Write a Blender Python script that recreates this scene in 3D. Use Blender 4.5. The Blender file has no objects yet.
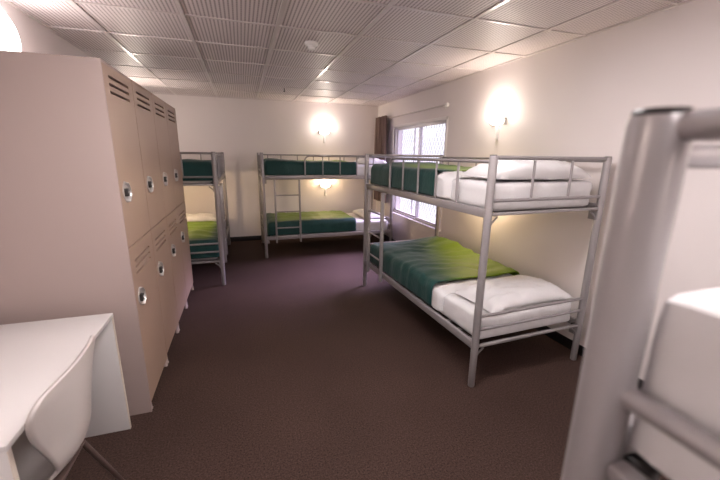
import bpy, bmesh, math, random
from mathutils import Vector, Matrix, noise
C = bpy.context.scene.collection
PI = math.pi
random.seed(4)

# ------------------------------------------------------------------ materials
def node_mat(name):
    m = bpy.data.materials.new(name); m.use_nodes = True
    nt = m.node_tree
    return m, nt, nt.nodes['Principled BSDF']

def link(nt, a, b): nt.links.new(a, b)

def mat(name, col, rough=.5, metal=0., vary=.06, vscale=3., bump=0., bscale=200., spec=.5, coat=0., sheen=0.):
    m, nt, b = node_mat(name)
    b.inputs['Roughness'].default_value = rough
    b.inputs['Metallic'].default_value = metal
    b.inputs['Specular IOR Level'].default_value = spec
    b.inputs['Coat Weight'].default_value = coat
    b.inputs['Sheen Weight'].default_value = sheen
    tc = nt.nodes.new('ShaderNodeTexCoord')
    n = nt.nodes.new('ShaderNodeTexNoise'); n.inputs['Scale'].default_value = vscale; n.inputs['Detail'].default_value = 3
    link(nt, tc.outputs['Object'], n.inputs['Vector'])
    mx = nt.nodes.new('ShaderNodeMix'); mx.data_type = 'RGBA'
    mx.inputs[6].default_value = tuple(c*(1-vary) for c in col)+(1,)
    mx.inputs[7].default_value = tuple(min(1, c*(1+vary)) for c in col)+(1,)
    link(nt, n.outputs['Fac'], mx.inputs[0]); link(nt, mx.outputs[2], b.inputs['Base Color'])
    if bump:
        n2 = nt.nodes.new('ShaderNodeTexNoise'); n2.inputs['Scale'].default_value = bscale; n2.inputs['Detail'].default_value = 2
        link(nt, tc.outputs['Object'], n2.inputs['Vector'])
        bp = nt.nodes.new('ShaderNodeBump'); bp.inputs['Strength'].default_value = bump; bp.inputs['Distance'].default_value = .01
        link(nt, n2.outputs['Fac'], bp.inputs['Height']); link(nt, bp.outputs['Normal'], b.inputs['Normal'])
    return m

def emit(name, col, strength, base=(.9, .88, .85)):
    m, nt, b = node_mat(name)
    b.inputs['Base Color'].default_value = base+(1,)
    b.inputs['Roughness'].default_value = .3
    b.inputs['Emission Color'].default_value = col+(1,)
    b.inputs['Emission Strength'].default_value = strength
    return m

def carpet_mat():
    m, nt, b = node_mat('carpet')
    tc = nt.nodes.new('ShaderNodeTexCoord')
    n = nt.nodes.new('ShaderNodeTexNoise'); n.inputs['Scale'].default_value = 115; n.inputs['Detail'].default_value = 4; n.inputs['Roughness'].default_value = .7
    n2 = nt.nodes.new('ShaderNodeTexNoise'); n2.inputs['Scale'].default_value = 1.6; n2.inputs['Detail'].default_value = 3
    link(nt, tc.outputs['Object'], n.inputs['Vector']); link(nt, tc.outputs['Object'], n2.inputs['Vector'])
    r = nt.nodes.new('ShaderNodeValToRGB')
    r.color_ramp.elements[0].position = .34; r.color_ramp.elements[0].color = (.017, .0095, .0075, 1)
    r.color_ramp.elements[1].position = .68; r.color_ramp.elements[1].color = (.092, .053, .044, 1)
    link(nt, n.outputs['Fac'], r.inputs['Fac'])
    mx = nt.nodes.new('ShaderNodeMix'); mx.data_type = 'RGBA'; mx.blend_type = 'MULTIPLY'; mx.inputs[0].default_value = 1
    r2 = nt.nodes.new('ShaderNodeValToRGB')
    r2.color_ramp.elements[0].position = .3; r2.color_ramp.elements[0].color = (.82, .80, .80, 1)
    r2.color_ramp.elements[1].position = .7; r2.color_ramp.elements[1].color = (1, 1, 1, 1)
    link(nt, n2.outputs['Fac'], r2.inputs['Fac'])
    link(nt, r.outputs['Color'], mx.inputs[6]); link(nt, r2.outputs['Color'], mx.inputs[7])
    link(nt, mx.outputs[2], b.inputs['Base Color'])
    b.inputs['Roughness'].default_value = .75; b.inputs['Specular IOR Level'].default_value = .15
    bp = nt.nodes.new('ShaderNodeBump'); bp.inputs['Strength'].default_value = .5; bp.inputs['Distance'].default_value = .006
    link(nt, n.outputs['Fac'], bp.inputs['Height']); link(nt, bp.outputs['Normal'], b.inputs['Normal'])
    return m

def tile_mat():
    """slotted metal ceiling tiles: fine dark slots running along the room"""
    m, nt, b = node_mat('slotted_ceiling_tile')
    tc = nt.nodes.new('ShaderNodeTexCoord'); sp = nt.nodes.new('ShaderNodeSeparateXYZ')
    link(nt, tc.outputs['Object'], sp.inputs[0])
    def wave(sock, pitch, lo, hi):
        a = nt.nodes.new('ShaderNodeMath'); a.operation = 'MULTIPLY'; a.inputs[1].default_value = 2*PI/pitch
        link(nt, sock, a.inputs[0])
        s = nt.nodes.new('ShaderNodeMath'); s.operation = 'SINE'; link(nt, a.outputs[0], s.inputs[0])
        r = nt.nodes.new('ShaderNodeMapRange'); r.inputs[1].default_value = lo; r.inputs[2].default_value = hi
        link(nt, s.outputs[0], r.inputs[0]); return r.outputs[0]
    wx = wave(sp.outputs['X'], .0254, -.1, .7)
    wy = wave(sp.outputs['Y'], .034, -1.9, -.5)
    mu = nt.nodes.new('ShaderNodeMath'); mu.operation = 'MULTIPLY'; link(nt, wx, mu.inputs[0]); link(nt, wy, mu.inputs[1])
    n = nt.nodes.new('ShaderNodeTexNoise'); n.inputs['Scale'].default_value = 1.2
    link(nt, tc.outputs['Object'], n.inputs['Vector'])
    mx = nt.nodes.new('ShaderNodeMix'); mx.data_type = 'RGBA'
    mx.inputs[6].default_value = (.74, .67, .675, 1); mx.inputs[7].default_value = (.36, .31, .31, 1)
    link(nt, mu.outputs[0], mx.inputs[0]); link(nt, mx.outputs[2], b.inputs['Base Color'])
    b.inputs['Roughness'].default_value = .5; b.inputs['Specular IOR Level'].default_value = .35
    return m

def quilt_mat(name, x0, x1, y0, y1, slope=0.):
    """two-tone quilt: teal border dyed into lime; x across the bed, y along it (foot at large y)"""
    m, nt, b = node_mat(name)
    tc = nt.nodes.new('ShaderNodeTexCoord'); sp = nt.nodes.new('ShaderNodeSeparateXYZ')
    nz = nt.nodes.new('ShaderNodeTexNoise'); nz.inputs['Scale'].default_value = 5; nz.inputs['Detail'].default_value = 4
    mp = nt.nodes.new('ShaderNodeMapping'); mp.inputs['Scale'].default_value = (1, 3.5, 1)
    link(nt, tc.outputs['Object'], mp.inputs[0]); link(nt, mp.outputs[0], nz.inputs['Vector'])
    link(nt, tc.outputs['Object'], sp.inputs[0])
    def ramp(sock, a, c):
        ad = nt.nodes.new('ShaderNodeMath'); ad.operation = 'MULTIPLY_ADD'; ad.inputs[1].default_value = .22*min(1, abs(c-a)*2.2); 
        link(nt, nz.outputs['Fac'], ad.inputs[0]); link(nt, sock, ad.inputs[2])
        r = nt.nodes.new('ShaderNodeMapRange'); r.interpolation_type = 'SMOOTHSTEP'
        off = .11*min(1, abs(c-a)*2.2)
        r.inputs[1].default_value = a+off; r.inputs[2].default_value = c+off
        link(nt, ad.outputs[0], r.inputs[0]); return r.outputs[0]
    sl = nt.nodes.new('ShaderNodeMath'); sl.operation = 'MULTIPLY_ADD'; sl.inputs[1].default_value = -slope
    of = nt.nodes.new('ShaderNodeMath'); of.operation = 'ADD'; of.inputs[1].default_value = .6*slope
    link(nt, sp.outputs['X'], of.inputs[0]); link(nt, sp.outputs['Y'], sl.inputs[0]); link(nt, of.outputs[0], sl.inputs[2])
    fx = ramp(sl.outputs[0], x0, x1)
    fy = nt.nodes.new('ShaderNodeMath'); fy.operation = 'SUBTRACT'; fy.inputs[0].default_value = 1
    link(nt, ramp(sp.outputs['Y'], y0, y1), fy.inputs[1])
    mu = nt.nodes.new('ShaderNodeMath'); mu.operation = 'MULTIPLY'; link(nt, fx, mu.inputs[0]); link(nt, fy.outputs[0], mu.inputs[1])
    mx = nt.nodes.new('ShaderNodeMix'); mx.data_type = 'RGBA'
    mx.inputs[6].default_value = (.005, .043, .040, 1); mx.inputs[7].default_value = (.125, .205, .005, 1)
    link(nt, mu.outputs[0], mx.inputs[0]); link(nt, mx.outputs[2], b.inputs['Base Color'])
    b.inputs['Roughness'].default_value = .6; b.inputs['Specular IOR Level'].default_value = .3; b.inputs['Sheen Weight'].default_value = .08
    n2 = nt.nodes.new('ShaderNodeTexNoise'); n2.inputs['Scale'].default_value = 22; n2.inputs['Detail'].default_value = 4
    mp2 = nt.nodes.new('ShaderNodeMapping'); mp2.inputs['Scale'].default_value = (.5, 2, 1)
    link(nt, tc.outputs['Object'], mp2.inputs[0]); link(nt, mp2.outputs[0], n2.inputs['Vector'])
    bp = nt.nodes.new('ShaderNodeBump'); bp.inputs['Strength'].default_value = .35; bp.inputs['Distance'].default_value = .012
    link(nt, n2.outputs['Fac'], bp.inputs['Height']); link(nt, bp.outputs['Normal'], b.inputs['Normal'])
    return m

def glass_mat():
    m = bpy.data.materials.new('window_glass'); m.use_nodes = True
    nt = m.node_tree; nt.nodes.clear()
    out = nt.nodes.new('ShaderNodeOutputMaterial'); mix = nt.nodes.new('ShaderNodeMixShader')
    tr = nt.nodes.new('ShaderNodeBsdfTransparent'); gl = nt.nodes.new('ShaderNodeBsdfGlossy'); gl.inputs['Roughness'].default_value = .03
    tr.inputs[0].default_value = (.95, .96, .97, 1)
    mix.inputs[0].default_value = .02
    link(nt, tr.outputs[0], mix.inputs[1]); link(nt, gl.outputs[0], mix.inputs[2]); link(nt, mix.outputs[0], out.inputs[0])
    return m

M = dict(
    wall=mat('painted_wall', (.76, .70, .695), .6, vary=.02, vscale=1.2, bump=.06, bscale=160),
    floor=carpet_mat(), tile=tile_mat(),
    tbar=mat('ceiling_bar_metal', (.62, .56, .555), .28, vary=.03, spec=.6),
    skirt=mat('black_skirting_vinyl', (.012, .010, .012), .4),
    metal=mat('silver_bed_paint', (.275, .25, .256), .33, .25, vary=.04, vscale=9, bump=.03, bscale=300),
    dark=mat('dark_plastic', (.02, .017, .017), .45),
    joint=mat('black_bed_plastic', (.015, .012, .012), .4),
    slat=mat('slat_steel', (.10, .09, .09), .5),
    locker=mat('beige_locker_door', (.36, .25, .195), .42, vary=.03, vscale=5),
    lockerside=mat('pinkish_locker_panel', (.365, .287, .27), .5, vary=.02, vscale=4),
    inner=mat('locker_inside', (.12, .09, .08), .7),
    chrome=mat('chrome', (.58, .55, .54), .36, .65, vary=.02),
    desk=mat('white_laminate', (.60, .565, .56), .35, vary=.015),
    deskedge=mat('cream_edge_strip', (.62, .54, .47), .5, vary=.03),
    chair=mat('white_chair_plastic', (.50, .45, .435), .38, vary=.02),
    chairleg=mat('brown_metal_leg', (.16, .11, .10), .35, .5),
    sheet=mat('white_cotton', (.62, .60, .61), .75, vary=.03, vscale=6, bump=.35, bscale=16, spec=.2, sheen=.1),
    pillow=mat('white_pillow_cotton', (.67, .65, .66), .75, vary=.02, vscale=6, bump=.45, bscale=14, spec=.2, sheen=.1),
    curtain=mat('brown_curtain_cloth', (.155, .10, .085), .8, vary=.15, vscale=14, bump=.1, bscale=250),
    rod=mat('grey_curtain_rail', (.52, .47, .45), .35, .3),
    alu=mat('window_aluminium', (.62, .59, .62), .4, .4),
    reveal=mat('white_window_trim', (.80, .76, .76), .5),
    grille=mat('grille_wire', (.42, .40, .44), .5),
    plastic=mat('white_plastic', (.80, .78, .77), .4),
    lampw=mat('lamp_white_metal', (.70, .66, .64), .45),
    shade=emit('opal_lamp_glass', (1., .88, .76), 6.),
    shadew=emit('warm_opal_lamp_glass', (1., .78, .50), 5.),
    dome=emit('round_opal_glass', (1., .94, .92), 12.),
    panel=emit('fill_panel_glow', (1., .93, .92), 15.),  # glow of the fill panels added on the ceiling out of view
    glass=glass_mat(),
)

# ------------------------------------------------------------------ mesh helpers
class MB:
    def __init__(s): s.bm = bmesh.new()
    def box(s, x0, x1, y0, y1, z0, z1, bev=0., mtx=None, seg=2):
        b = bmesh.new(); bmesh.ops.create_cube(b, size=1)
        for v in b.verts: v.co = Vector(((x0+x1)/2+v.co.x*(x1-x0), (y0+y1)/2+v.co.y*(y1-y0), (z0+z1)/2+v.co.z*(z1-z0)))
        if bev: bmesh.ops.bevel(b, geom=b.edges[:], offset=bev, segments=seg, affect='EDGES', profile=.5)
        return s.add(b, mtx)
    def add(s, b, mtx=None):
        if mtx is not None: bmesh.ops.transform(b, matrix=mtx, verts=b.verts)
        me = bpy.data.meshes.new('t'); b.to_mesh(me); b.free(); s.bm.from_mesh(me); bpy.data.meshes.remove(me); return s
    def tube(s, pts, r, n=16, caps=True):
        pts = [Vector(p) for p in pts]; rs = r if isinstance(r, (list, tuple)) else [r]*len(pts)
        rings = []; up = None
        for i, p in enumerate(pts):
            d = (pts[min(i+1, len(pts)-1)]-pts[max(i-1, 0)]).normalized()
            if up is None: up = d.orthogonal().normalized()
            up = (up-d*up.dot(d)).normalized(); sd = d.cross(up)
            rings.append([s.bm.verts.new(p+(up*math.cos(2*PI*k/n)+sd*math.sin(2*PI*k/n))*rs[i]) for k in range(n)])
        for a, b in zip(rings, rings[1:]):
            for k in range(n): s.bm.faces.new((a[k], a[(k+1) % n], b[(k+1) % n], b[k]))
        if caps: s.bm.faces.new(rings[0][::-1]); s.bm.faces.new(rings[-1])
        return s
    def lathe(s, prof, n=24, a0=0, a1=2*PI, org=(0, 0, 0), mtx=None):
        """profile of (radius, height) turned about z"""
        b = bmesh.new(); full = abs(a1-a0-2*PI) < 1e-6
        cols = []
        for k in range(n if full else n+1):
            a = a0+(a1-a0)*k/n
            cols.append([b.verts.new((org[0]+r*math.cos(a), org[1]+r*math.sin(a), org[2]+h)) for r, h in prof])
        m = len(cols)
        for k in range(m if full else m-1):
            p, q = cols[k], cols[(k+1) % m]
            for i in range(len(prof)-1):
                try: b.faces.new((p[i], q[i], q[i+1], p[i+1]))
                except ValueError: pass
        bmesh.ops.remove_doubles(b, verts=b.verts, dist=1e-5)
        return s.add(b, mtx)
    def build(s, name, m, parent=None, sharp=35, solid=None):
        me = bpy.data.meshes.new(name)
        bmesh.ops.recalc_face_normals(s.bm, faces=s.bm.faces)
        s.bm.to_mesh(me); s.bm.free()
        for ma in (m if isinstance(m, (list, tuple)) else [m]): me.materials.append(ma)
        for p in me.polygons: p.use_smooth = True
        me.set_sharp_from_angle(angle=math.radians(sharp))
        o = bpy.data.objects.new(name, me); C.objects.link(o)
        if parent is not None: o.parent = parent
        if solid:
            md = o.modifiers.new('thick', 'SOLIDIFY'); md.thickness = solid; md.offset = -1
        return o

def tag(o, label=None, cat=None, group=None, kind=None):
    if label: o['label'] = label
    if cat: o['category'] = cat
    if group: o['group'] = group
    if kind: o['kind'] = kind
    return o

def empty(name, loc=(0, 0, 0), rz=0.):
    o = bpy.data.objects.new(name, None); C.objects.link(o); o.location = loc; o.rotation_euler = (0, 0, rz); o.empty_display_size = .1
    return o

def copy_tree(o, parent=None):
    c = o.copy(); C.objects.link(c)
    if parent is not None: c.parent = parent
    for ch in list(o.children): copy_tree(ch, c)
    return c

def fbm(x, y, z, o=3):
    v = 0; a = 1.
    for i in range(o):
        v += a*noise.noise(Vector((x, y, z))); x *= 2.1; y *= 2.1; z *= 2.1; a *= .5
    return v

# ------------------------------------------------------------------ room
LX, RX, BY, EY, HZ = -1.30, 2.50, -3.2, 6.55, 2.43
WY0, WY1, WZ0, WZ1 = 4.11, 5.76, .57, 2.0
T = .16
def struct(mb, name, m, parent=None):
    o = mb.build(name, m, parent)
    if parent is None: o['kind'] = 'structure'
    return o
struct(MB().box(LX-T, RX+T, BY-T, EY+T, -.12, 0), 'floor', M['floor'])
struct(MB().box(LX-T, LX, BY-T, EY+T, 0, HZ), 'wall_left', M['wall'])
struct(MB().box(LX, RX, EY, EY+T, 0, HZ), 'wall_end', M['wall'])
struct(MB().box(LX, RX, BY-T, BY, 0, HZ), 'wall_back', M['wall'])
w = MB()
w.box(RX, RX+T, BY-T, WY0, 0, HZ); w.box(RX, RX+T, WY1, EY+T, 0, HZ)
w.box(RX, RX+T, WY0, WY1, 0, WZ0); w.box(RX, RX+T, WY0, WY1, WZ1, HZ)
struct(w, 'wall_right', M['wall'])
ceil = struct(MB().box(LX-T, RX+T, BY-T, EY+T, HZ+.004, HZ+.14), 'ceiling', M['tile'])
g = MB()
x = .30-.61*2
while x < RX:
    g.box(x-.013, x+.013, BY, EY, HZ-.004, HZ+.004); x += .61
y = 2.24-.6*9
while y < EY:
    if y > BY: g.box(LX, RX, y-.009, y+.009, HZ-.0025, HZ+.004)
    y += .6
g.box(LX, LX+.02, BY, EY, HZ-.006, HZ+.004); g.box(RX-.02, RX, BY, EY, HZ-.006, HZ+.004); g.box(LX, RX, EY-.02, EY, HZ-.006, HZ+.004)
g.build('ceiling_grid', M['tbar'], ceil)
SK = .085
struct(MB().box(LX, RX, EY-.010, EY, 0, SK, .003), 'baseboard_end', M['skirt'])
struct(MB().box(RX-.010, RX, BY, EY-.010, 0, SK, .003), 'baseboard_right', M['skirt'])
struct(MB().box(LX, LX+.010, BY, EY-.010, 0, SK, .003), 'baseboard_left', M['skirt'])

# window
win = empty('window_1', (RX, (WY0+WY1)/2, WZ0)); win['kind'] = 'structure'
def wl(mb, name, m, parent=win, **k):
    o = mb.build(name, m, parent, **k); o.matrix_parent_inverse = Matrix.Translation(win.location).inverted(); return o
def bars(mb, x0, x1, ya, yb, za, zb, t):
    mb.box(x0, x1, ya, yb, za, za+t, .002); mb.box(x0, x1, ya, yb, zb-t, zb, .002)
    mb.box(x0, x1, ya, ya+t, za+t, zb-t, .002); mb.box(x0, x1, yb-t, yb, za+t, zb-t, .002); return mb
wl(bars(MB(), RX+.018, RX+.08, WY0, WY1, WZ0, WZ1, .022), 'window_frame', M['alu'])
def sash(ya, yb, xo):
    s = wl(bars(MB(), xo, xo+.02, ya, yb, WZ0+.022, WZ1-.022, .024), 'sash', M['alu'])
    MB().box(xo+.008, xo+.012, ya+.02, yb-.02, WZ0+.04, WZ1-.04).build('pane', M['glass'], s)
sash(WY0+.022, 4.90, RX+.026); sash(4.86, WY1-.022, RX+.05)
m_ = MB()
for yy in (4.26, 5.16): m_.box(RX+.085, RX+.10, yy-.012, yy+.012, WZ0, WZ1, .002)
wl(m_, 'mullion', M['alu'])
gr = MB(); pitch = .075
a = math.radians(58)
hh = WZ1-WZ0; run = hh/math.tan(a)
k = WY0-run
while k < WY1+run:
    for sgn in (1, -1):
        p0 = Vector((RX+.148+sgn*.002, k, WZ0)); p1 = Vector((RX+.148+sgn*.002, k+sgn*run, WZ1))
        d = p1-p0; ts = []
        lo, hi = 0., 1.
        if abs(d.y) > 1e-6:
            t0, t1 = sorted(((WY0-p0.y)/d.y, (WY1-p0.y)/d.y)); lo, hi = max(lo, t0), min(hi, t1)
        if hi-lo > .02: gr.tube([p0+d*lo, p0+d*hi], .0038, 5)
    k += pitch
wl(gr, 'security_grille', M['grille'])
wl(MB().box(RX-.03, RX+.018, WY0-.03, WY1+.03, WZ0-.025, WZ0, .004), 'window_sill', M['reveal'])
t_ = MB(); t_.box(RX-.008, RX+.018, WY0-.035, WY0, WZ0-.02, WZ1+.035, .002); t_.box(RX-.008, RX+.018, WY1, WY1+.045, WZ0-.02, WZ1+.035, .002); t_.box(RX-.008, RX+.018, WY0-.035, WY1+.045, WZ1, WZ1+.035, .002)
wl(t_, 'window_trim', M['reveal'])

# curtain rail and curtain
rl = empty('curtain_rail', (RX, 5.2, 2.165)); tag(rl, 'grey curtain rail on the right wall above the window', 'curtain rail')
def loc(o, root):
    o.matrix_parent_inverse = Matrix.Translation(root.location).inverted(); return o
loc(MB().tube([(RX-.040, 4.08, 2.165), (RX-.040, 6.5, 2.165)], .011, 12).build('pole', M['rod'], rl), rl)
for yy in (4.14, 6.44):
    b = MB().box(RX-.048, RX, yy-.01, yy+.01, 2.15, 2.18, .002).box(RX-.008, RX, yy-.02, yy+.02, 2.13, 2.20, .002)
    loc(b.build('bracket', M['plastic'], rl), rl)
loc(MB().lathe([(0, -.035), (.02, -.03), (.026, -.01), (.024, .012), (.012, .02), (0, .02)], 16, mtx=Matrix.Translation((RX-.040, 4.07, 2.165)) @ Matrix.Rotation(-PI/2, 4, 'X')).build('finial', M['plastic'], rl), rl)
cb = bmesh.new(); NY, NZ = 110, 40
rows = []
for j in range(NZ+1):
    f = j/NZ; z = 2.205-f*1.49
    wd = .52+.06*f; amp = .028+.006*math.sin(f*3); row = []
    for i in range(NY+1):
        u = i/NY; ph = u*2*PI*6.0+.35*math.sin(f*4+u*9)
        sq = .012 if .03 < f < .05 else 0
        row.append(cb.verts.new((RX-.098+(amp-sq)*math.sin(ph)+.008*math.sin(u*23+f*6), 6.40-u*wd+.012*math.sin(2*ph)*f, z)))
    rows.append(row)
for j in range(NZ):
    for i in range(NY): cb.faces.new((rows[j][i], rows[j][i+1], rows[j+1][i+1], rows[j+1][i]))
cm = MB(); cm.add(cb)
cur = cm.build('curtain', M['curtain'], None, sharp=180, solid=.003)
tag(cur, 'brown pleated curtain drawn to the far side of the window', 'curtain')

# ------------------------------------------------------------------ bunk beds
W, L = .975, 2.03
ZU, ZL = 1.205, .305          # frame centre heights
def make_bunk():
    root = empty('bunk_bed')
    P = lambda mb, n, m=M['metal'], par=root, **k: mb.build(n, m, par, **k)
    R = .025
    for (px, py) in ((0, 0), (W, 0), (0, L), (W, L)):
        t = MB()
        t.tube([(px, py, 0), (px, py, .004), (px, py, .235), (px, py, .245), (px, py, 1.545), (px, py, 1.553)], [.020, .0225, .0235, R, R, R-.002], 24)
        po = P(t, 'post')
        P(MB().lathe([(0, 1.5535), (.021, 1.5535), (.0225, 1.556), (.021, 1.5585), (0, 1.559)], 20, org=(px, py, 0)), 'post_cap', M['joint'], po)
    for z in (ZU, ZL):
        for px in (0, W):
            P(MB().box(px-.0125, px+.0125, .024, L-.024, z-.028, z+.028, .004), 'side_rail')
        for py in (0, L):
            P(MB().box(.024, W-.024, py-.0125, py+.0125, z-.014, z+.004, .004), 'end_rail')
            for px in (0, W):
                sx = 1 if px == 0 else -1; sy = 1 if py == 0 else -1
                b = MB().box(px+sx*.022-.012, px+sx*.022+.012, py+sy*.03-.022, py+sy*.03+.022, z-.085, z-.025, .004)
                b.tube([(px+sx*.02, py+sy*.003, z-.09), (px+sx*.035, py+sy*.003, z-.06), (px+sx*.075, py+sy*.003, z-.025)], .007, 8)
                br = P(b, 'corner_bracket')
                P(MB().box(px+sx*.035-.014, px+sx*.035+.014, py+sy*.024-.009, py+sy*.024+.009, z-.022, z+.0045, .003), 'corner_plug', M['joint'], br)
        n = 14
        for i in range(n):
            yy = .10+(L-.20)*i/(n-1)
            P(MB().box(.0125, W-.0125, yy-.022, yy+.022, z-.010, z+.004, .002), 'slat', M['slat'])
    # end guards of the upper bunk, end rails of the lower bunk
    for py in (0, L):
        q = MB().tube([(0, py, 1.543), (W, py, 1.543)], .0125, 14)
        P(q, 'end_guard_top'); P(MB().tube([(0, py, 1.285), (W, py, 1.285)], .0115, 14), 'end_guard_rail')
        for fx in (.335, .665): P(MB().tube([(W*fx, py, 1.285), (W*fx, py, 1.528)], .0085, 10), 'baluster')
        for z in (.518, .42): P(MB().tube([(0, py, z), (W, py, z)], .0105, 14), 'foot_rail')
    # back guard, full length
    P(MB().tube([(W, 0, 1.528), (W, L, 1.528)], .0115, 14), 'back_guard_rail')
    for yy in (.27, .54, .82, 1.10, 1.38, 1.66, 1.88): P(MB().tube([(W, yy, ZU+.027), (W, yy, 1.528)], .0075, 10), 'baluster')
    # front guard: rail that bends down beside the ladder opening
    y1 = 1.415; zt = 1.519; rb = .075
    pts = [(0, 0, zt), (0, y1-rb, zt)]
    for k in range(1, 9):
        a = k/8*PI/2; pts.append((0, y1-rb+rb*math.sin(a), zt-rb+rb*math.cos(a)))
    pts.append((0, y1, ZU+.026))
    P(MB().tube(pts, .0115, 14), 'front_guard_rail')
    for yy in (.335, .605, .875, 1.145): P(MB().tube([(0, yy, ZU+.026), (0, yy, zt)], .0085, 10), 'baluster')
    # ladder
    lad = empty('ladder'); lad.parent = root
    for yy in (1.51, 1.87):
        P(MB().box(-.046, -.010, yy-.0125, yy+.0125, .235, ZU-.03, .003).box(-.046, .012, yy-.0125, yy+.0125, ZU-.045, ZU-.029, .003), 'stile', M['metal'], lad)
    for z in (.46, .705, .95): P(MB().tube([(-.028, 1.51, z), (-.028, 1.87, z)], .0095, 12), 'rung', M['metal'], lad)
    return root

# name -> (location, rotation, z scale)
BEDS = {
    'right': ((1.418, 1.785, 0), math.radians(2.4), 1.),
    'far': ((2.305, 5.327, 0), PI/2, 1.),
    'left': ((-.292, 6.34, 0), PI, 1.),
    'near': ((.361, .233, 0), -PI/2, 1.022),
}
blabel = {
    'right': 'silver metal bunk bed along the right wall in front of the window',
    'far': 'silver metal bunk bed standing lengthwise along the far wall',
    'left': 'silver metal bunk bed half hidden behind the row of lockers',
    'near': 'blurred silver metal bunk bed at the right edge, closest to the camera',
}
proto = make_bunk()
for i, (k, (lc, rz, sz)) in enumerate(BEDS.items()):
    o = proto if i == 0 else copy_tree(proto)
    o.location = lc; o.rotation_euler = (0, 0, rz); o.scale = (1, 1, sz)
    tag(o, blabel[k], 'bunk bed', 'metal bunk beds')

def place(o, bed, z=0):
    lc, rz, sz = BEDS[bed]
    o.location = (lc[0], lc[1], z*sz); o.rotation_euler = (0, 0, rz); return o

def rbox(x0, x1, y0, y1, z0, z1, r, step=.03, disp=None, bottom=True, open_y0=False):
    """rounded box on a fine grid, optionally without bottom / without the y0 end"""
    b = bmesh.new()
    nx, ny, nz = max(4, int((x1-x0)/step)), max(4, int((y1-y0)/step)), max(4, int((z1-z0)/(step*.8)))
    vs = {}
    def V(i, j, k):
        key = (i, j, k)
        if key not in vs: vs[key] = b.verts.new((x0+(x1-x0)*i/nx, y0+(y1-y0)*j/ny, z0+(z1-z0)*k/nz))
        return vs[key]
    def quad(*q):
        b.faces.new([V(*p) for p in q])
    for i in range(nx):
        for j in range(ny):
            quad((i, j, nz), (i+1, j, nz), (i+1, j+1, nz), (i, j+1, nz))
            if bottom: quad((i, j, 0), (i, j+1, 0), (i+1, j+1, 0), (i+1, j, 0))
    for k in range(nz):
        for i in range(nx):
            if not open_y0: quad((i, 0, k), (i+1, 0, k), (i+1, 0, k+1), (i, 0, k+1))
            quad((i, ny, k), (i, ny, k+1), (i+1, ny, k+1), (i+1, ny, k))
        for j in range(ny):
            quad((0, j, k), (0, j, k+1), (0, j+1, k+1), (0, j+1, k))
            quad((nx, j, k), (nx, j+1, k), (nx, j+1, k+1), (nx, j, k+1))
    lo = Vector((x0+r, y0+(0 if open_y0 else r), z0+(r if bottom else 0))); hi = Vector((x1-r, y1-r, z1-r))
    for v in b.verts:
        c = Vector((min(max(v.co.x, lo.x), hi.x), min(max(v.co.y, lo.y), hi.y), min(max(v.co.z, lo.z), hi.z)))
        d = v.co-c
        # keep the grid spacing reasonable: project the box corner shell onto the rounding
        if d.length > 1e-9:
            m = max(abs(d.x), abs(d.y), abs(d.z)); v.co = c+d.normalized()*m
    bmesh.ops.recalc_face_normals(b, faces=b.faces); b.normal_update()
    if disp:
        nn = [(v, v.normal.copy(), v.co.copy()) for v in b.verts]
        for v, n_, c_ in nn: v.co = c_+Vector(disp(c_, n_))
    mb = MB(); mb.add(b); return mb

GM, GD, GP, GS = 'white mattresses', 'two-tone green quilts', 'white pillows', 'white turned-down sheets'
def mattress(bed, lvl, seed, label, x0=.045, y0=.028, r=.035, H=.178):
    z = (ZU if lvl == 'u' else ZL)+.0055
    def disp(c, n):
        k = .008*fbm(c.x*3+seed, c.y*3, c.z*2) if n.z < .7 else .004*fbm(c.x*4+seed, c.y*4, 0)
        if abs(n.z) < .6: k += .005*math.sin((c.x+c.y)*45+seed+8*fbm(c.x*2, c.y*2, c.z*6+seed))*max(0, fbm(c.x*4, c.y*4, seed)+.4)-.006*abs(fbm(c.x*5+c.z*4, c.y*5, c.z*9+seed, 2))
        if c.z < .02: k = 0
        if n.y < -.5: k = min(k, .003)
        if H > .18: k = min(k, 0)
        if abs(n.x) > .3 or n.y > .3: k = min(k, .001)
        return n*k
    o = rbox(x0, W-x0, y0, L-.06, 0, H, r, .03, disp).build('mattress', M['sheet'], None, 60)
    place(o, bed, z); tag(o, label, 'mattress', GM); return z+H

def quilt(bed, lvl, seed, label, m, y0=.62, hump=None, wr=1., y1=L-.034):
    z = (ZU if lvl == 'u' else ZL)+.036
    H = .185
    def disp(c, n):
        k = .009*fbm(c.x*4+seed, c.y*2.2, c.z*3+seed)+.005*wr*math.sin(c.y*34+5*fbm(c.x*2, c.y*2, seed)+c.x*6)*max(0, .5+fbm(c.x*3, c.y*3, seed+5))
        v = n*k*min(1, (c.z+.02)/.06)
        lim = .003
        if c.z < .13:
            # stay clear of the bed rails: sides only ripple inwards
            if n.x < -.5: v.x = min(lim, max(v.x, -lim))
            if n.x > .5: v.x = max(-lim, min(v.x, lim))
            if n.y > .5: v.y = max(-lim, min(v.y, lim))
        f = max(0, min(1, c.z/H))
        v -= n*.006*max(0, 1-(c.y-y0)/.05)*(1 if n.y > -.5 else 0)
        v.z += f*(.016+.010*fbm(c.x*2.5+seed, c.y*2.5, 3.3))*max(0, n.z)
        if hump:
            for (hx, hy, sx, sy, hz) in hump:
                v.z += f*f*hz*math.exp(-((c.x-hx)/sx)**2-((c.y-hy)/sy)**2)
        return v
    o = rbox(.0165, W-.0165, y0, y1, 0, H, .055, .022, disp, bottom=False, open_y0=True).build('quilt', m, None, 80, solid=.006)
    place(o, bed, z); tag(o, label, 'quilt', GD); return o

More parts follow.
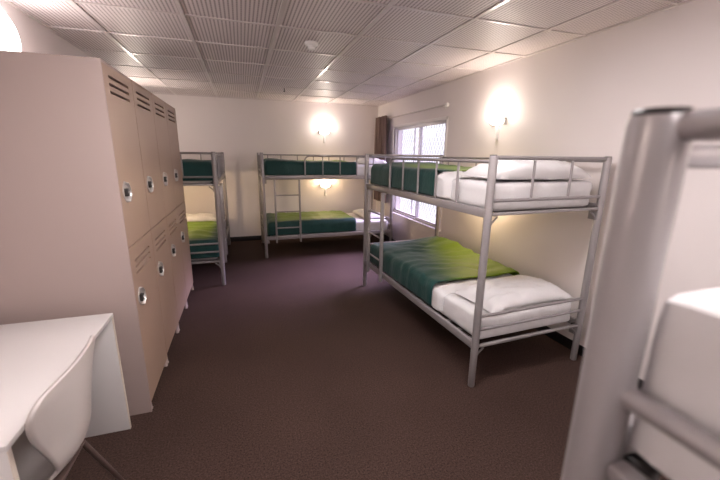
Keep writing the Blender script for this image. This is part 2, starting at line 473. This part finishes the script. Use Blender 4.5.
def topsheet(bed, lvl, seed, label, y0=.45, y1=.68, puff=.02, qy=.60):
    z = (ZU if lvl == 'u' else ZL)+.036
    H = .156
    def disp(c, n):
        t_ = max(0, min(1, (c.y-y0)/(qy-.012-y0)))
        ss = lambda q: max(0, min(1, q))**2*(3-2*max(0, min(1, q)))
        e = ss(t_/.75)*ss((1-t_)/.2)
        k = (.004+.012*fbm(c.x*7+seed, c.y*9, c.z*6)+puff)*e+.002*fbm(c.x*9, c.y*9, c.z*5)
        v = n*k
        v -= n*.003*max(0, 1-(c.y-y0)/.05)*(1 if n.y > -.5 else 0)
        if c.z < .13:
            if n.x < -.5: v.x = max(v.x, -.016)
            if n.x > .5: v.x = min(v.x, .016)
        return v
    o = rbox(.034, W-.034, y0, y1+.2, 0, H, .05, .018, disp, bottom=False, open_y0=True)
    kill = [f for f in o.bm.faces if all(v.co.y > y1 for v in f.verts)]
    bmesh.ops.delete(o.bm, geom=kill, context='FACES')
    o = o.build('top_sheet', M['sheet'], None, 80, solid=.003)
    place(o, bed, z); tag(o, label, 'sheet', GS); return o

def pillow(bed, lvl, seed, label, cx=.50, cy=.25, wx=.36, wy=.215, h=.075, rz=0., tilt=0.):
    zt = (ZU if lvl == 'u' else ZL)+.0055+.188
    b = bmesh.new(); N = 40
    def surf(u, v, s):
        e = max(0, (1-abs(u)**3.2)*(1-abs(v)**2.8))
        t = h*e**.5
        ed = min(1, e*2)*(1 if s > 0 else 0)
        t += (.012*(.35-abs(fbm(u*1.7+seed+.3*v, v*2.6+seed, 2.2, 2)))-.010*abs(fbm(u*4+v*3, v*1.2-u+seed, 7., 2)))*ed
        t += .010*fbm(u*3+seed, v*3, s*2.)*min(1, e*3)+.006*math.sin(9*u+6*v+4*fbm(u*2, v*2, seed))*min(1, e*2)+.005*abs(fbm(u*2.5+seed, v*5, 1))*min(1, e*2)
        pin = 1-.05*(1-abs(u)**2)*abs(v)**6-.0*abs(u)
        x = wx*u*(1-.045*(1-v*v)*abs(u)**5); y = wy*v*(1-.06*(1-u*u)*abs(v)**5)
        z = s*t*(1. if s > 0 else .13)
        return (x, y, z+h*.125)
    for s in (1, -1):
        gv = [[b.verts.new(surf(2*i/N-1, 2*j/N-1, s)) for j in range(N+1)] for i in range(N+1)]
        for i in range(N):
            for j in range(N): b.faces.new((gv[i][j], gv[i+1][j], gv[i+1][j+1], gv[i][j+1]))
    bmesh.ops.remove_doubles(b, verts=b.verts, dist=2e-4)
    mb = MB(); mb.add(b, Matrix.Translation((cx, cy, 0)) @ Matrix.Rotation(rz, 4, 'Z') @ Matrix.Rotation(tilt, 4, 'X'))
    o = mb.build('pillow', M['pillow'], None, 80)
    place(o, bed, zt); tag(o, label, 'pillow', GP); return o

mattress('right', 'l', 1, 'white sheeted mattress on lower level of the bunk in front of the window')
mattress('right', 'u', 2, 'white sheeted mattress on upper level of the bunk in front of the window')
mattress('far', 'l', 3, 'white mattress on lower level of the far wall bunk, mostly under green quilt')
mattress('far', 'u', 4, 'white mattress on upper level of the far wall bunk behind guard bars')
mattress('left', 'l', 5, 'white mattress on lower level of the bunk behind the lockers')
mattress('left', 'u', 6, 'white mattress on upper level of the bunk behind the lockers')
mattress('near', 'u', 7, 'blurred white mattress on the upper level of the closest bunk at right edge', .0138, .0165, .018, .186)
mattress('near', 'l', 8, 'white mattress low down in the closest bunk, under its blurred upper one', .02)

q1 = quilt_mat('green_quilt_fade', .04, .50, 1.75, 2.1, .36)
q2 = quilt_mat('green_quilt_border', .05, .22, 1.70, 2.0)
q3 = quilt_mat('green_quilt_upper', .10, .30, 1.35, 1.80)
q4 = quilt_mat('green_quilt_dark_foot', .05, .2, 1.72, 1.90)
q5 = quilt_mat('green_quilt_teal', .5, .9, .8, 1.4)
quilt('right', 'l', 11, 'teal quilt fading to lime, rumpled, on the lower bunk before the window', q1, .60, [(.92, 1.66, .32, .40, .055), (.45, 1.0, .35, .35, .02)], 1.7, y1=L-.04)
quilt('right', 'u', 12, 'dark green quilt with lime top on upper bunk in front of the window', q3, .66, [(.5, 1.80, .5, .25, .03)], .25)
quilt('far', 'l', 13, 'lime green quilt with teal side on the lower far wall bunk', q2, .60, None, 1.)
quilt('far', 'u', 14, 'dark green quilt with lime top on the upper far wall bunk', q3, .60, [(.5, 1.85, .6, .25, .03)], .4)
quilt('left', 'l', 15, 'creased lime and teal quilt on lower bunk behind the lockers', q4, .62, [(.3, 1.5, .12, .3, .03), (.6, 1.6, .1, .3, .02)], 1.8)
quilt('left', 'u', 16, 'dark teal quilt on the upper bunk behind the lockers', q5, .62, [(.5, 1.8, .5, .2, .035)], .4)
topsheet('right', 'l', 21, 'puffed white sheet between pillow and fading quilt on lower window bunk', .45, .68, .026)
topsheet('right', 'u', 22, 'puffed white sheet folded beside green quilt on upper window bunk', .45, .74, .026, .66)
topsheet('left', 'l', 24, 'white sheet folded above creased lime quilt behind the lockers', .45, .70, .016, .62)
pillow('right', 'l', 31, 'large white pillow on the lower bunk in front of the window', .52, .235, .40, .205, .105, .03)
pillow('right', 'u', 37, 'white pillow behind the end bars of the upper bunk before the window', .50, .235, .41, .20, .125, 0.)
pillow('far', 'l', 33, 'white pillow at the right end of the lower far wall bunk', .54, .22, .38, .19, .075)
pillow('far', 'u', 34, 'white pillow at the right end of the upper far wall bunk', .50, .22, .38, .19, .085)
pillow('left', 'l', 35, 'white pillow on lower bunk behind the lockers, beyond lime quilt', .50, .24, .38, .2, .085)

# ------------------------------------------------------------------ lockers
FX, LY0, CW, LH = -.617, 2.150, .527, 1.985
BX = -1.262
def handle(door, yh, zh):
    h = MB(); n = 18; rows = []
    hh, ww = .058, .044
    b = bmesh.new()
    def ring(s, off):
        out = []
        for i in range(2*n):
            t = (i/n)*2-1 if i < n else 1-((i-n)/n)*2
            sd = 1 if i < n else -1
            out.append(b.verts.new((FX+off*(1 if sd > 0 else .25), yh+sd*ww*s*(1-t*t)**.85, zh+t*hh*s)))
        return out
    r = [ring(1, .0), ring(1., .012), ring(.92, .021), ring(.80, .022), ring(.68, .010)]
    for p, q in zip(r, r[1:]):
        for i in range(2*n): b.faces.new((p[i], p[(i+1) % (2*n)], q[(i+1) % (2*n)], q[i]))
    b.faces.new(r[-1])
    bmesh.ops.remove_doubles(b, verts=b.verts, dist=1e-5)
    h.add(b)
    o = h.build('handle', M['chrome'], door, 50); o['label'] = 'chrome eye-shaped latch'
    lk = MB().box(FX+.001, FX+.022, yh-.034, yh+.002, zh-.022, zh+.020, .003).build('lock', M['dark'], o)
    MB().lathe([(0, .0165), (.006, .0165), (.0065, .015)], 14, org=(0, 0, 0), mtx=Matrix.Translation((FX+.0065, yh-.014, zh)) @ Matrix.Rotation(PI/2, 4, 'Y')).build('keyhole', M['chrome'], o)
def door(root, y0, y1, z0, z1, vents):
    d = MB(); t0, t1 = FX-.018, FX
    ya, yb = y0+.075, y0+.075+.345
    zs = sorted(vents); sh = .007
    d.box(t0, t1, y0, y1, z0, zs[0]-sh); d.box(t0, t1, y0, y1, zs[-1]+sh, z1)
    d.box(t0, t1, y0, ya, zs[0]-sh, zs[-1]+sh); d.box(t0, t1, yb, y1, zs[0]-sh, zs[-1]+sh)
    for a, b in zip(zs, zs[1:]): d.box(t0, t1, ya, yb, a+sh, b-sh)
    return d.build('door', M['locker'], root)
nth = ['first', 'second', 'third', 'fourth']
llab = ['beige two-door metal locker nearest the white desk, showing its side panel',
        'beige two-door locker second from the desk in the row of four',
        'beige two-door locker third from the desk in the row of four',
        'beige two-door locker at the far end of the row, next to a bunk']
for i in range(4):
    y0 = LY0+i*CW; y1 = y0+CW-.001
    r = empty('locker', (FX-.3, (y0+y1)/2, 0)); tag(r, llab[i], 'locker', 'row of lockers')
    def lp(o): o.matrix_parent_inverse = Matrix.Translation(r.location).inverted(); return o
    b = MB(); zb = .058 if i == 0 else .085
    b.box(BX, FX if i == 0 else FX-.02, y0, y0+.012, 0 if i == 0 else zb, LH, .001)
    b.box(BX, FX-.02, y1-.012, y1, zb, LH)
    b.box(BX, FX-.001, y0+.012, y1-.012, LH-.012, LH); b.box(BX, FX-.02, y0+.012, y1-.012, zb, zb+.012)
    b.box(BX, FX-.02, y0+.012, y1-.012, 1.028, 1.040); b.box(BX, BX+.008, y0+.012, y1-.012, zb, LH)
    lp(b.build('body', M['lockerside'] if i == 0 else M['locker'], r))
    dd0 = y0+(.013 if i == 0 else .002)
    for (z0, z1, vz, hz) in ((1.038, LH-.014, (1.845, 1.883, 1.921), 1.334), (zb+.002, 1.030, (.865, .903, .941), .722)):
        d = lp(door(r, dd0, y1-.002, z0, z1, vz))
        handle(d, y0+.095, hz)
    for (fx, fy) in ((FX-.014, y0+(.03 if i else .034)-.008*(i > 0)), (FX-.014, y1-.016), (BX+.03, y0+.03), (BX+.03, y1-.03)):
        lp(MB().lathe([(0, 0), (.014, 0), (.015, .008), (.011, .016), (.009, zb+.004), (0, zb+.004)], 14, org=(fx, fy, 0)).build('foot', M['lockerside'], r))
bpy.context.view_layer.update()

# ------------------------------------------------------------------ desk
DX, DY0, DY1, DZ = -.700, 1.125, 2.05, .715
dk = empty('desk', (-.98, 1.57, 0)); tag(dk, 'plain white laminate desk in the left corner against the locker side', 'desk')
def dl(o): o.matrix_parent_inverse = Matrix.Translation(dk.location).inverted(); return o
dl(MB().box(-1.285, DX, DY0, DY1, DZ-.020, DZ, .0015).build('desktop', M['desk'], dk))
for (a, b_) in ((DY0+.001, DY0+.020), (DY1-.020, DY1-.001)):
    dl(MB().box(-1.285, DX-.003, a, b_, 0, DZ-.020, .0015).build('side_panel', M['desk'], dk))
    dl(MB().box(DX-.003, DX-.001, a, b_, 0, DZ-.020).build('edge_strip', M['deskedge'], dk))
dl(MB().box(-1.22, -1.202, DY0+.020, DY1-.020, .18, DZ-.020).build('modesty_panel', M['deskedge'], dk))

# ------------------------------------------------------------------ chair
ch = empty('chair', (-.86, 1.37, 0)); tag(ch, 'white moulded plastic chair tucked under the white desk', 'chair')
def cl(o): o.matrix_parent_inverse = Matrix.Translation(ch.location).inverted(); return o
prof = [  # x, z, half width, curl of the edges (towards the sitter / upwards)
    (-.606, .842, .150, .01), (-.607, .828, .215, .025), (-.609, .80, .247, .035), (-.612, .76, .245, .045), (-.617, .69, .220, .05), (-.624, .61, .180, .045),
    (-.636, .52, .145, .03), (-.660, .470, .130, .02), (-.71, .440, .150, .015), (-.78, .432, .195, .015), (-.88, .430, .215, .02), (-.98, .435, .215, .02),
    (-1.05, .440, .205, .015), (-1.085, .432, .185, .005), (-1.10, .415, .16, 0)]
def smooth(pts, n=5):
    out = []
    for i in range(len(pts)-1):
        p0, p1, p2, p3 = pts[max(i-1, 0)], pts[i], pts[i+1], pts[min(i+2, len(pts)-1)]
        for k in range(n):
            t = k/n
            out.append(tuple(.5*((2*b)+(-a+c)*t+(2*a-5*b+4*c-d)*t*t+(-a+3*b-3*c+d)*t**3) for a, b, c, d in zip(p0, p1, p2, p3)))
    out.append(pts[-1]); return out
pr = smooth(prof); NU = 28; b = bmesh.new(); rows = []
for i, (px, pz, hw, cu) in enumerate(pr):
    q0 = pr[max(i-1, 0)]; q1_ = pr[min(i+1, len(pr)-1)]
    d = Vector((q1_[0]-q0[0], 0, q1_[1]-q0[1])).normalized(); nrm = Vector((d.z, 0, -d.x))   # towards the sitter
    row = []
    for k in range(NU+1):
        u = 2*k/NU-1
        row.append(b.verts.new(Vector((px, 1.378+hw*.97*u, pz-.014*max(0, min(1, (pz-.5)/.25))))+nrm*cu*abs(u)**2.2))
    rows.append(row)
for r0, r1 in zip(rows, rows[1:]):
    for k in range(NU): b.faces.new((r0[k], r0[k+1], r1[k+1], r1[k]))
mb = MB(); mb.add(b)
cl(mb.build('shell', M['chair'], ch, 80, solid=.013))
cl(MB().box(-.99, -.67, 1.265, 1.475, .404, .417, .004).build('seat_plate', M['chairleg'], ch))
for (sx, sy) in ((1, 1), (1, -1), (-1, 1), (-1, -1)):
    a = (-.83+sx*.15, 1.37+sy*.10, .412); e = (-.85+sx*.215, 1.37+sy*(.285 if sx > 0 else .19), .0)
    lg = MB().tube([a, tuple(a[i]+(e[i]-a[i])*.5 for i in range(3)), e], [.011, .011, .009], 12)
    lo = cl(lg.build('leg', M['chairleg'], ch))

# ------------------------------------------------------------------ lamps
def sconce(p, face, m, label, power, col):
    """half-bowl wall lamp; face = direction it points away from the wall"""
    rz = {'-y': PI, '-x': PI/2, '+x': -PI/2, '+y': 0}[face]
    r = empty('wall_lamp', p, rz); tag(r, label, 'wall lamp', 'bowl wall lamps')
    bowl = [(.015, -.048), (.055, -.043), (.082, -.022), (.094, .004), (.098, .022), (.092, .022), (.085, .004), (.072, -.016), (.05, -.034), (.015, -.039)]
    MB().lathe(bowl, 24, 0, PI, mtx=Matrix.Translation((0, .012, 0)) @ Matrix.Diagonal((1, .95, 1, 1))).build('shade', m, r, 60)
    MB().box(-.105, .105, 0, .012, -.050, .026, .004).box(-.100, -.088, .012, .03, .0, .024, .003).box(.088, .100, .012, .03, .0, .024, .003).build('back_plate', M['lampw'], r)
    MB().box(-.014, .014, 0, .020, -.17, -.050, .004).build('stem', M['plastic'], r)
    MB().box(-.020, .020, 0, .026, -.20, -.165, .004).build('switch', M['lampw'], r)
    ld = bpy.data.lights.new('bulb_light', 'POINT'); ld.energy = power; ld.color = col; ld.shadow_soft_size = .05
    lo = bpy.data.objects.new('bulb_light', ld); C.objects.link(lo); lo.parent = r; lo.location = (0, .10, .05)
    return r
WC, YC = (1., .87, .76), (1., .72, .42)
PW, PL = 6., 8.
sconce((1.46, EY, 1.945), '-y', M['shade'], 'lit white wall lamp on the far wall above the upper bunk', PW, WC)
sconce((1.47, EY, .985), '-y', M['shadew'], 'lit white wall lamp on the far wall between its two bunk levels', PL, YC)
sconce((RX, 3.12, 1.905), '-x', M['shade'], 'lit white wall lamp on right wall near the window', PW, WC)
sconce((RX, 3.12, .985), '-x', M['shadew'], 'lit wall lamp below the upper bunk, mostly hidden by a bunk post', PL, YC)
sconce((LX, 5.45, 1.945), '+x', M['shade'], 'lit wall lamp over the upper bunk hidden behind the lockers', PW, WC)
sconce((LX, 5.45, .985), '+x', M['shadew'], 'lit wall lamp over the lower bunk hidden behind the lockers', PL*1.8, YC)
sconce((RX, -.35, 1.945), '-x', M['shade'], 'added fill wall lamp over the closest bunk, outside the picture', PW, WC)  # unseen lamp added as fill for the near half of the room
sconce((LX, .35, 1.945), '+x', M['shade'], 'added fill wall lamp on left wall beside the desk, outside the picture', 7., WC)  # added out of view to light the near bunk's end and post
sconce((1.0, BY, 1.945), '+y', M['shade'], 'added fill wall lamp on the wall behind the camera', PW*2, WC)  # extra lamp added behind the camera for more fill
# round lamp above the lockers
dm = empty('round_wall_light', (LX, 2.76, 2.18)); tag(dm, 'large round glowing white wall light above the near locker', 'wall lamp')
MB().lathe([(0, .09), (.06, .086), (.12, .072), (.165, .045), (.182, .02), (.182, .012)], 40, mtx=Matrix.Rotation(PI/2, 4, 'Y')).build('diffuser', M['dome'], dm, 80)
MB().lathe([(0, 0), (.187, 0), (.187, .012), (.18, .016), (0, .016)], 40, mtx=Matrix.Rotation(PI/2, 4, 'Y')).build('base_ring', M['plastic'], dm)

# light panels added out of view to brighten the near half of the room
for yy, lb in ((1.34, 'added fill light panel on the ceiling above the camera, outside the picture'), (-1.06, 'added fill light panel on the ceiling at the back of the room, outside the picture')):
    cp = empty('added_fill_panel', (.605, yy, HZ)); tag(cp, lb, 'added fill light', 'added fill panels')
    MB().box(-.60, .60, -.29, .29, -.010, -.004).build('diffuser', M['panel'], cp)
    MB().box(-.61, .61, -.30, -.29, -.014, 0).box(-.61, .61, .29, .30, -.014, 0).box(-.61, -.60, -.29, .29, -.014, 0).box(.60, .61, -.29, .29, -.014, 0).build('frame', M['plastic'], cp)
# ceiling fittings
sd = empty('smoke_detector', (.60, 3.13, HZ)); tag(sd, 'round white smoke detector on the ceiling', 'smoke detector')
MB().lathe([(0, -.020), (.052, -.020), (.056, -.012), (.056, .0), (0, .0)], 28).build('base', M['plastic'], sd)
MB().lathe([(0, -.052), (.026, -.052), (.030, -.046), (.030, -.030), (.040, -.020), (0, -.020)], 28).build('sensor', M['plastic'], sd)
sp = empty('sprinkler', (.62, 5.27, HZ)); tag(sp, 'small ceiling sprinkler head beyond the smoke detector', 'sprinkler')
MB().lathe([(0, -.006), (.030, -.006), (.034, 0), (0, 0)], 20).build('flange', M['tbar'], sp)
MB().lathe([(0, -.055), (.016, -.053), (.016, -.050), (.006, -.048), (.006, -.006), (0, -.006)], 16).build('nozzle', M['dark'], sp)

# ------------------------------------------------------------------ daylight
wd = bpy.data.worlds.new('World'); bpy.context.scene.world = wd; wd.use_nodes = True
bg = wd.node_tree.nodes['Background']; bg.inputs[0].default_value = (.95, .92, 1.0, 1); bg.inputs[1].default_value = .9

sun = bpy.data.lights.new('daylight', 'SUN'); sun.energy = 17.; sun.color = (.78, .64, 1.); sun.angle = math.radians(32)
so = bpy.data.objects.new('daylight', sun); C.objects.link(so); so.location = (6, 7, 5)
so.rotation_euler = Vector((-1.5, -.45, -1.25)).to_track_quat('-Z', 'Y').to_euler()

# ------------------------------------------------------------------ camera
F = 352.
def nv(v): return Vector(v).normalized()
Yc = nv((241-360, -(153-240), -F)); Zc = -nv((341-360, -(1690-240), -F))
Yc = (Yc-Zc*Yc.dot(Zc)).normalized(); Xc = Yc.cross(Zc)
cd = bpy.data.cameras.new('camera'); cam = bpy.data.objects.new('camera', cd); C.objects.link(cam)
mw = Matrix((Xc, Yc, Zc)).to_4x4(); mw.translation = Vector((0, 0, 1.55)); cam.matrix_world = mw
cd.sensor_width = 36; cd.lens = F/720*36; cd.clip_start = .01
cd.dof.use_dof = True; cd.dof.focus_distance = 3.2; cd.dof.aperture_fstop = 2.8
s = bpy.context.scene; s.camera = cam
s.view_settings.view_transform = 'Standard'; s.view_settings.look = 'None'; s.view_settings.gamma = 1; s.view_settings.exposure = 0.78
s.view_settings.use_curve_mapping = False
